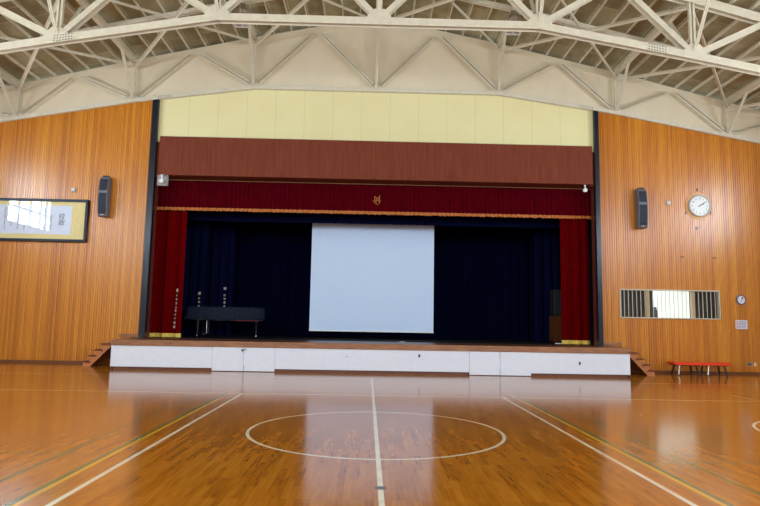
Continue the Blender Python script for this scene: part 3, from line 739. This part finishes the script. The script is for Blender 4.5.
# main clock
kx, kz, kr = 12.255, 6.235, .42
ck = thing('wall_clock', (kx, 22.2, kz-kr), 'large round white wall clock on a tan disc on the right wood wall', 'clock')
tag(MB().lathe([(.50, .0), (.50, .02)], (kx-.01, 22.2, kz), 'y', 40).build('backing_disc', M['clock_disc'], ck), 'tan round backing')
MB().lathe([(kr, .02), (kr, .09), (kr-.03, .11), (kr-.055, .10), (kr-.06, .07)], (kx, 22.2, kz), 'y', 40).build('rim', M['grey_light'], ck, True)
MB().lathe([(kr-.058, .06), (kr-.058, .075)], (kx, 22.2, kz), 'y', 40).build('dial', M['white'], ck)
for i in range(1, 13):
    a = 2*PI*i/12; text_mesh('numeral', str(i), .1, M['ink'], (kx+.285*math.sin(a), 22.123, kz+.285*math.cos(a)+.04), ck, 1, .0005)
for ln, wd, an, nm in ((.19, .026, 62, 'hour_hand'), (.28, .018, 54, 'minute_hand')):
    a = math.radians(an); d = Vector((math.sin(a), 0, math.cos(a))); c = Vector((kx, 22.115 if ln < .2 else 22.11, kz))
    MB().bar(c-d*.07, c+d*ln, .003, wd).build(nm, M['ink'], ck)
MB().lathe([(.02, .09), (.02, .1)], (kx, 22.2, kz), 'y', 12).build('hub', M['dark'], ck)
for (x, z, lb) in ((12.215, 6.87, 'small dark bolt above the large clock'), (11.74, 5.97, 'small dark bolt at lower left of the large clock'), (12.69, 5.98, 'small dark bolt at lower right of the large clock'),
                   (11.54, 4.29, 'flat dark bolt plate above the slatted window, the left of two'), (12.76, 4.275, 'flat dark bolt plate above the slatted window, the right of two')):
    wz = .05 if z > 5 else .02; wx = .025 if z > 5 else .07
    tag(MB().box(x-wx, x+wx, 22.17, 22.2, z-wz, z+wz).build('wall_bolt', M['brown_dark'], None, bevel=.006), lb, 'bolt', 'bolts on the right wood wall')
tag(MB().lathe([(.05, 0), (.055, .03), (.04, .06)], (12.16, 22.2, 5.40), 'y', 14).build('bell_push', M['grey_light'], None, True), 'small pale round knob below the large clock', 'knob')
# small dial clock
t = thing('small_dial', (13.72, 22.2, 2.6), 'small round blue-rimmed dial on the wood wall right of the slatted window', 'dial')
MB().lathe([(.175, 0), (.18, .05), (.15, .06), (.145, .04)], (13.68, 22.2, 2.73), 'y', 28).build('rim', M['rim_blue'], t, True)
MB().lathe([(.148, .03), (.148, .042)], (13.68, 22.2, 2.73), 'y', 28).build('face', M['white'], t)
MB().bar((13.68, 22.155, 2.73), (13.75, 22.155, 2.795), .003, .014).bar((13.68, 22.155, 2.73), (13.68, 22.155, 2.655), .003, .01).build('hand', M['ink'], t)
MB().prism([(13.69, 2.755), (13.76, 2.765), (13.76, 2.815), (13.71, 2.845)], 'y', 22.155, 22.158).build('red_sector', M['red_ink'], t)
# notice
t = thing('paper_notice', (13.66, 22.2, 1.66), 'small white printed notice below the blue-rimmed dial', 'notice')
MB().box(13.44, 13.88, 22.185, 22.2, 1.65, 1.98).build('sheet', M['pale_print'], t)
m1, m2 = MB(), MB()
for i in range(5):
    z = 1.92-i*.055; m1.box(13.47, 13.55, 22.183, 22.185, z-.012, z+.012)
    for j in range(3): m2.box(13.58+j*.09, 13.65+j*.09, 22.183, 22.185, z-.012, z+.012)
m1.build('red_lines', M['red_ink'], t); m2.build('blue_lines', M['blue_ink'], t)
# sockets
t = thing('wall_socket', (13.88, 22.2, .31), 'grey double socket plate low on the right wood wall', 'socket')
MB().box(13.79, 13.97, 22.18, 22.2, .31, .44).build('plate', M['grey_plate'], t, bevel=.006)
MB().box(13.82, 13.87, 22.174, 22.18, .35, .40).box(13.89, 13.94, 22.174, 22.18, .35, .40).build('outlet', M['dark'], t)
t = thing('wall_switch', (14.1, 22.2, .31), 'small white switch plate beside the grey socket plate', 'switch')
MB().box(14.06, 14.14, 22.18, 22.2, .31, .44).build('plate', M['white'], t, bevel=.006)
MB().box(14.085, 14.115, 22.172, 22.18, .35, .40).build('rocker', M['grey_light'], t)

# red benches
def bench(x0, x1, label, fl, fr_):
    t = thing('folding_bench', ((x0+x1)/2, 21.6, 0), label, 'bench', 'low red benches against the right wall')
    MB().prism([(x0, .455), (x1, .455), (x1-.01*fr_, .40), (x1-.07*fr_, .355), (x0+.07*fl, .355), (x0+.01*fl, .40)], 'y', 21.34, 21.86).build('top', M['red_top'], t, bevel=.004)
    fr = MB().box(x0+.1, x1-.1, 21.42, 21.45, .33, .356).box(x0+.1, x1-.1, 21.75, 21.78, .33, .356).build('under_frame', M['dark'], t)
    for k, (dx, y, yy, mt) in enumerate(((.2, 21.42, 21.37, 'chrome'), (x1-x0-.2, 21.42, 21.37, 'dark'), (.2, 21.78, 21.85, 'dark'), (x1-x0-.2, 21.78, 21.85, 'dark'))):  # chrome on one front leg stands in for light reflected off its gloss
        sg = -1 if dx < .5 else 1
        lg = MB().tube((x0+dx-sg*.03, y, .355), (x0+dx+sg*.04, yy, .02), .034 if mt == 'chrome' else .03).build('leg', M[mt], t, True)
        if mt == 'chrome': lg['label'] = 'leg with its bright reflection put in as chrome'
        MB().tube((x0+dx+sg*.04, yy, .0), (x0+dx+sg*.04, yy, .03), .032).build('foot_cap', M['dark'], lg)
    for dx in (.2, x1-x0-.2): MB().tube((x0+dx, 21.40, .12), (x0+dx, 21.82, .12), .014).build('stretcher', M['dark'], t, True)
bench(10.66, 11.70, 'low red-topped bench on splayed legs, the one nearer the stage steps', 1, 0)
bench(11.704, 12.72, 'low red-topped bench on splayed legs, the one nearer the wall sockets', 0, 1)

# control room contents
def blind(x0, x1, label):
    f = make_fold(22.5, .16, .03, 12, 1, 3.3)
    tag(cloth(x0, x1, .955, 3.3, f, int((x1-x0)*50), 3).build('window_curtain', M['curtain_blue'], None, True), label, 'curtain', 'dark curtains in the slatted window')
blind(9.12, 10.53, 'dark blue curtain behind the left bars of the slatted window')
blind(11.93, 13.15, 'dark blue curtain behind the right bars of the slatted window')
t = thing('equipment_rack', (10.78, 23.3, .95), 'dark equipment rack seen through the bright middle of the slatted window', 'rack')
MB().box(10.62, 11.0, 23.1, 23.6, .95, 2.34).build('case', M['dark'], t, bevel=.02)
MB().box(10.84, 10.99, 23.15, 23.5, 2.34, 2.44).box(10.64, 10.78, 23.15, 23.5, 2.34, 2.41).build('top_unit', M['grille'], t, bevel=.02)
# floor sockets
for (x, y, lb) in ((0, 6.42, 'small round metal floor socket lid on the half line nearest the viewer'), (0, 15.5, 'small round metal floor socket lid on the half line towards the stage')):
    tag(MB().lathe([(.06, .0005), (.06, .003), (.05, .004)], (x, y, 0), 'z', 24).build('floor_socket', M['grey'], None), lb, 'floor socket', 'floor socket lids on the half line')
